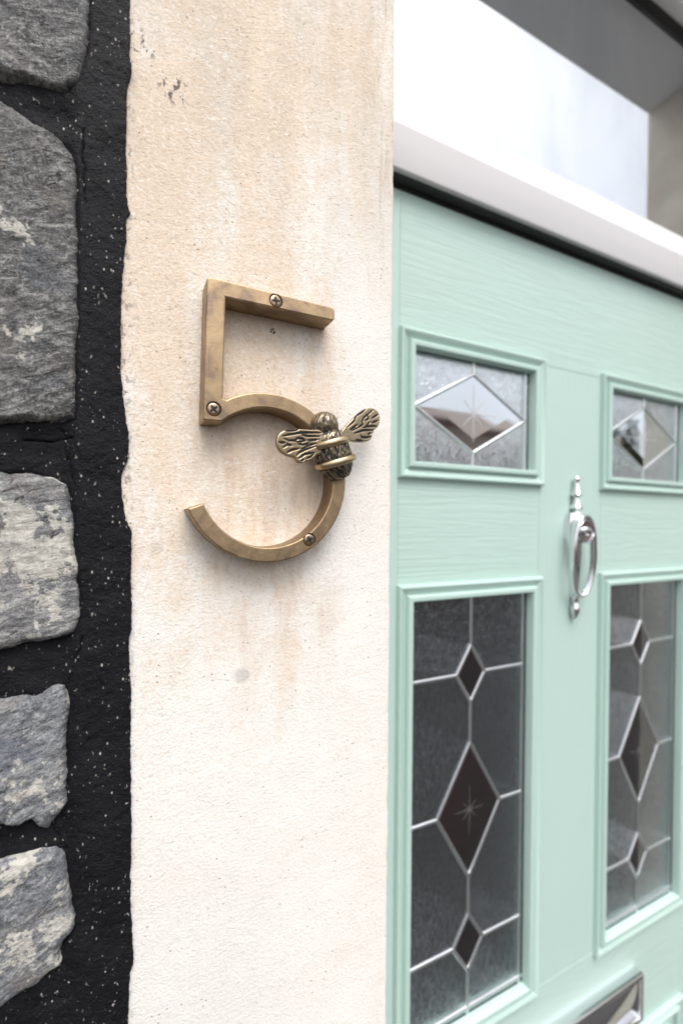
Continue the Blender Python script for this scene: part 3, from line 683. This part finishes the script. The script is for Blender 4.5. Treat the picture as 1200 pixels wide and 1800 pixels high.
def light(x0, x1, z0, z1, upper, label):
    """one glazed light: moulding, pane, cames, bevelled diamonds, etched star"""
    mo = moulding('glazing_moulding', x0, x1, z0, z1)
    gx0, gx1, gz0, gz1 = x0+.0188, x1-.0188, z0+.0188, z1-.0188
    xc = (x0+x1)/2
    dias = [(.1335, (gx1-gx0)/2-.0065, .0475)] if upper else [(-.1811, .0220, .0347), (-.3475, .0491, .0822), (-.5112, .0230, .0347)]
    bm = bmesh.new(); ed = []                            # the obscure glass, cut out round the clear diamonds
    for loop in [[(gx0, gz0), (gx1, gz0), (gx1, gz1), (gx0, gz1)]]+[[(xc, zc+hh), (xc+hw, zc), (xc, zc-hh), (xc-hw, zc)] for zc, hw, hh in dias]:
        vs_ = [bm.verts.new((a, GLZ, b)) for a, b in loop]
        ed += [bm.edges.new((vs_[i], vs_[(i+1) % 4])) for i in range(4)]
    bmesh.ops.triangle_fill(bm, edges=ed, use_beauty=True, use_dissolve=False)
    ex = bmesh.ops.extrude_face_region(bm, geom=bm.faces[:])
    bmesh.ops.translate(bm, verts=[v for v in ex['geom'] if isinstance(v, bmesh.types.BMVert)], vec=(0, .004, 0))
    pane = from_bm('glass_pane', bm, GLASS_TU if upper else GLASS_T, door, None); pane['label'] = label
    c = bmesh.new(); dm = bmesh.new(); st = bmesh.new()
    bx0, bx1, bz0, bz1 = gx0+.0062, gx1-.0062, gz0+.0085, gz1-.0085
    bx0, bx1 = (xc-dias[0][1], xc+dias[0][1]) if upper else (bx0, bx1)
    came(c, [(bx0, gz0), (bx0, gz1)], .0032); came(c, [(bx1, gz0), (bx1, gz1)], .0032)
    if upper:
        (zc, hw, hh), = dias; bx0, bx1 = xc-hw, xc+hw
        came(c, [(xc, zc+hh), (bx1, zc), (xc, zc-hh), (bx0, zc)], closed=True)
        came(c, [(xc, zc+hh), (xc, gz1)]); came(c, [(xc, zc-hh), (xc, gz0)])
        diamond(dm, xc, zc, hw-.002, hh-.0015, .66); star(st, xc, zc, hw*.44, hh*.72, GLZ-.0008)
    else:
        came(c, [(gx0, bz0), (gx1, bz0)], .0040)
        for zc, hw, hh in dias:
            came(c, [(xc, zc+hh), (xc+hw, zc), (xc, zc-hh), (xc-hw, zc)], closed=True)
            came(c, [(gx0, zc), (xc-hw, zc)]); came(c, [(xc+hw, zc), (bx1, zc)])
            diamond(dm, xc, zc, hw-.002, hh-.002, .64)
            if hh > .05: star(st, xc, zc, hw*.45, hh*.36, GLZ-.0008)
        came(c, [(xc, gz1), (xc, -.1464)], .0036); came(c, [(xc, -.2158), (xc, -.2653)], .0036); came(c, [(xc, -.4297), (xc, -.4765)], .0036); came(c, [(xc, -.5459), (xc, gz0)], .0036)
    from_bm('lead_came', c, LEAD, pane, 50); from_bm('bevelled_diamond', dm, GLASS_CU if upper else GLASS_C, pane, None, recalc=False); from_bm('etched_star', st, ETCH if upper else ETCH_F, pane, None)
    bm = bmesh.new()                                     # dark spacer bar round the sealed unit
    for a in ((gx0-.002, gx0+.0008, gz0-.002, gz1+.002), (gx1-.0008, gx1+.002, gz0-.002, gz1+.002)): box(bm, a[0], a[1], GLZ-.0008, GLZ+.02, a[2], a[3])
    for a in ((gx0+.001, gx1-.001, gz0-.002, gz0+.0008), (gx0+.001, gx1-.001, gz1-.0008, gz1+.002)): box(bm, a[0], a[1], GLZ-.0008, GLZ+.02, a[2], a[3])
    from_bm('seal', bm, GASKET, pane, None)
light(LX0, LX1, UZ0, UZ1, True, 'small upper pane with one leaded diamond, beside the cream surround')
light(RX0, RX1, UZ0, UZ1, True, 'small upper pane right of the knocker, half filled by the reflected jamb')
light(LX0, LX1, LZ0, LZ1, False, 'tall dark leaded pane with three diamonds')
light(RX0, RX1, LZ0, LZ1, False, 'tall leaded pane half filled by the pale reflected jamb')
for a, b in ((LX0, LX1), (RX0, RX1)):
    moulding('panel_moulding', a, b, PZ0, PZ1)
    slab('raised_panel', a+.034, b-.034, PZ0+.034, PZ1-.034, DOOR_V, DOOR-.006)

# door knocker
kn = bpy.data.objects.new('door_knocker', None)
bm = bmesh.new(); Y0 = DOOR
# turned finial above, bud below: half sunk against the door
lathe(bm, [(.0006, .0655), (.0030, .0650), (.0042, .0630), (.0040, .0605), (.0028, .0588), (.0026, .0570), (.0032, .0545), (.0062, .0435), (.0072, .0412), (.0068, .0398), (.0036, .0380), (.0034, .0365), (.0060, .0275), (.0086, .0238), (.0086, .0222), (.0044, .0195), (.0042, .0180), (.0070, .0120), (.0085, .0060), (.0085, .0)], (KC, Y0-.006, 0), 'z', 24)
lathe(bm, [(.0040, -.096), (.0050, -.1005), (.0040, -.1040), (.0030, -.1055), (.0052, -.1100), (.0064, -.1140), (.0054, -.1195), (.0030, -.1245), (.0008, -.1275)], (KC, Y0-.006, 0), 'z', 24)
# tapering spine
t = bmesh.new()
rows = []
for z_, hw_, d_ in ((.016, .014, .012), (.004, .0185, .016), (-.014, .017, .017), (-.024, .0125, .015), (-.060, .0085, .013), (-.098, .0048, .010)):
    rows.append([t.verts.new((KC-hw_, Y0, z_)), t.verts.new((KC-hw_*.85, Y0-d_*.55, z_)), t.verts.new((KC, Y0-d_, z_)), t.verts.new((KC+hw_*.85, Y0-d_*.55, z_)), t.verts.new((KC+hw_, Y0, z_))])
for a, b in zip(rows, rows[1:]):
    for k in range(4): t.faces.new((a[k], a[k+1], b[k+1], b[k]))
t.faces.new(rows[0]); t.faces.new(rows[-1][::-1]); join(bm, t)
kp = from_bm('door_knocker', bm, CHROME, door, 30)
bpy.data.objects.remove(kn)
BZ = -.0080
bm = bmesh.new()
lathe(bm, [(.0150, -.010), (.0158, -.014), (.0158, -.0215), (.0150, -.0225), (.0146, -.0225), (.0140, -.0212), (.0060, -.0208), (.0056, -.0208), (.0056, -.0238), (.0048, -.0252), (.0020, -.0258), (.0003, -.0259)], (KC, Y0, BZ), 'y', 36)
from_bm('boss', bm, CHROME_D, kp, 30)
bm = bmesh.new(); path = []
for q in np.linspace(R(60), R(480), 72)[:-1]:
    if q > R(420): continue
n = 80
for i in range(n):
    q = 2*math.pi*i/n+math.pi/2
    c, s = math.cos(q), math.sin(q)
    hw_ = .0202*(1-.10*max(0, -s)); ex = 2.5
    x_ = hw_*math.copysign(abs(c)**(2/ex), c); z_ = (.0565 if s > 0 else .0500)*math.copysign(abs(s)**(2/ex), s)
    path.append((KC+x_, Y0-.0175+.004*max(0, -s), -.0445+z_))
sweep(bm, path, .0031, True, 12, (.95, 1.6), Vector((0, 1, 0)))
from_bm('ring', bm, CHROME, kp, 50)

# letter plate
bm = bmesh.new(); lx0, lx1, lz0, lz1 = 2*DC-.7105, .7105, -.745, -.6735
t = bmesh.new(); rings = []
for w_, h_ in ((0, 0), (.0, .0125), (.0012, .0150), (.0042, .0158), (.0062, .0150), (.0072, .0120), (.0078, .0100)):
    rings.append([t.verts.new(p) for p in ((lx0+w_, DOOR-h_, lz0+w_), (lx1-w_, DOOR-h_, lz0+w_), (lx1-w_, DOOR-h_, lz1-w_), (lx0+w_, DOOR-h_, lz1-w_))])
for a, b in zip(rings, rings[1:]):
    for k in range(4): t.faces.new((a[k], a[(k+1) % 4], b[(k+1) % 4], b[k]))
join(bm, t); lp = from_bm('letter_plate', bm, CHROME, door, 28)
bm = bmesh.new(); box(bm, lx0+.0088, lx1-.0088, DOOR-.0125, DOOR-.004, lz0+.0088, lz1-.0088, .002); from_bm('flap', bm, CHROME, lp, 30)

# ------------------------------------------------------------------ the dim hall behind the panes
def room():
    bm = bmesh.new()
    x0, x1, y0, y1, z0, z1 = JL-.1, JR+.5, .475, 4.2, GZ, 1.0
    y1 = .60; q = [((x0, y0, z0), (x1, y0, z0), (x1, y1, z0), (x0, y1, z0)), ((x0, y0, z1), (x1, y0, z1), (x1, y1, z1), (x0, y1, z1)), ((x0, y0, z0), (x0, y1, z0), (x0, y1, z1), (x0, y0, z1)), ((x1, y0, z0), (x1, y1, z0), (x1, y1, z1), (x1, y0, z1)), ((x0, y1, .42), (x1, y1, .42), (x1, y1, z1), (x0, y1, z1)), ((x0, y1, z0), (x1, y1, z0), (x1, y1, .42), (x0, y1, .42))]
    for i, f in enumerate(q): bm.faces.new([bm.verts.new(p) for p in f]).material_index = 1 if i in (0, 5) else 0
    return bm
o = from_bm('hall_walls', room(), [HALL, HALLF], None, None); o['kind'] = 'structure'

# ------------------------------------------------------------------ across the street (seen in the panes and the chrome)
TANST = M('tan_rubble'); v = TANST.n('ShaderNodeTexBrick'); mp = TANST.map((1, 1, 1), (R(90), 0, 0)); TANST.l(mp, v.inputs['Vector']); v.inputs['Scale'].default_value = 2.0
v.inputs['Color1'].default_value = (.78, .66, .55, 1); v.inputs['Color2'].default_value = (.72, .60, .49, 1); v.inputs['Mortar'].default_value = (.26, .24, .21, 1)
TANST.set(color=TANST.mix(TANST.noise(2.5, 5), v.outputs[0], (.66, .56, .47)), rough=.9); TANST = TANST.m
SLATE = simple('roof_tiles', (.46, .38, .33), .8); BRICK = M('red_brick'); v = BRICK.n('ShaderNodeTexBrick'); mp = BRICK.map((1, 1, 1), (R(90), 0, 0)); BRICK.l(mp, v.inputs['Vector']); v.inputs['Scale'].default_value = 4.4
v.inputs['Color1'].default_value = (.26, .075, .04, 1); v.inputs['Color2'].default_value = (.20, .06, .035, 1); v.inputs['Mortar'].default_value = (.22, .19, .16, 1); BRICK.set(color=v.outputs[0], rough=.9); BRICK = BRICK.m
WDARK = simple('window_glass', (.02, .022, .025), .05); LEAF = M('leaf_green'); LEAF.set(color=LEAF.mix(LEAF.noise(6, 3), (.035, .06, .02), (.07, .10, .035)), rough=.7); LEAF = LEAF.m
BARK = simple('bark', (.08, .06, .045), .9)
def house(x0, x1, y, eave, ridge, lab):
    t_ = thing('terraced_house', lab, 'house', ((x0+x1)/2, y, 0))
    bm = bmesh.new(); box(bm, x0, x1, y-6, y, GZ-.1, eave); from_bm('house_wall', bm, TANST, t_, None)
    bm = bmesh.new(); yy = y-3
    prof = [(y+.25, eave-.05), (yy, ridge), (y-6.25, eave-.05), (y-6.25, eave-.17), (yy, ridge-.14), (y+.25, eave-.17)]
    A = [bm.verts.new((x0, a, b)) for a, b in prof]; B_ = [bm.verts.new((x1, a, b)) for a, b in prof]
    bm.faces.new(A); bm.faces.new(B_[::-1])
    for i in range(6): bm.faces.new((A[i], A[(i+1) % 6], B_[(i+1) % 6], B_[i]))
    rf = from_bm('roof', bm, SLATE, t_, None)
    wx = (x0+x1)/2
    for a, zz in ((x0+1.0, .0), (x1-1.0, .0), (x0+1.0, -1.0 if False else 1.6), (x1-1.0, 1.6)):
        if zz+.5 > eave: continue
        bm = bmesh.new(); box(bm, a-.5, a+.5, y, y+.04, zz-.55, zz+.55, .01); wf = from_bm('window', bm, UPVC, t_, None)
        bm = bmesh.new(); box(bm, a-.42, a-.03, y+.03, y+.046, zz-.47, zz+.47); box(bm, a+.03, a+.42, y+.03, y+.046, zz-.47, zz+.47); from_bm('pane', bm, WDARK, wf, None)
    bm = bmesh.new(); box(bm, wx-.45, wx+.45, y, y+.05, GZ, GZ+2.05, .01); from_bm('door', bm, simple('red_door', (.22, .03, .025), .4), t_, None)
house(6.5, 13.2, -10.5, 2.5, 4.5, 'taller tan stone house across the road, reflected in the small left pane')
house(17.2, 24.5, -10.5, 2.0, 3.2, 'lower tan stone house beyond the tree, reflected in the small right pane')
bm = bmesh.new(); box(bm, -6, 27, -7.25, -7.0, GZ-.1, GZ+1.15, .02); box(bm, -6.05, 27.05, -7.3, -6.95, GZ+1.15, GZ+1.22, .015)
tag(from_bm('garden_wall', bm, BRICK, None, None), 'low red brick garden wall along the far side of the road', 'wall')
def tree(x, y, h, r_, seed):
    t_ = thing('garden_tree', 'bushy dark green tree behind the low brick wall', 'tree', (x, y, 0))
    rn = random.Random(seed); bm = bmesh.new()
    sweep(bm, [(x, y, GZ-.1), (x+.05, y, GZ+h*.35), (x-.05, y+.05, GZ+h*.8)], [.16, .11, .04], False, 8, ref=Vector((0, 1, .01)))
    for k in range(7):
        a = rn.uniform(0, 6.28); z0 = GZ+h*rn.uniform(.35, .6); sweep(bm, [(x, y, z0), (x+math.cos(a)*r_*.7, y+math.sin(a)*r_*.7, z0+h*.25)], [.05, .015], False, 6, ref=Vector((0, .1, 1)))
    from_bm('trunk', bm, BARK, t_)
    vs, fs = [], []
    for k in range(4200):
        while True:
            p = Vector((rn.uniform(-1, 1), rn.uniform(-1, 1), rn.uniform(-1, 1)))
            if p.length < 1 and (p.length > .45 or rn.random() < .3) and vn(p.x*2.4, p.y*2.4, p.z*2.4, seed) > -.25: break
        c = Vector((x+p.x*r_, y+p.y*r_, EYE+GZ+h*.66+p.z*h*.36)); n_ = Vector((rn.gauss(0, 1), rn.gauss(0, 1), rn.gauss(0, 1))).normalized()
        s = n_.orthogonal().normalized(); u = n_.cross(s); q = rn.uniform(.05, .10); i = len(vs)
        vs += [c-s*q, c-u*q*.5, c+s*q, c+u*q*.5]; fs.append((i, i+1, i+2, i+3))
    me_ = bpy.data.meshes.new('crown'); me_.from_pydata(vs, [], fs); link('crown', me_, LEAF, t_, None)
tree(15.2, -9.6, 6.0, 1.25, 3)
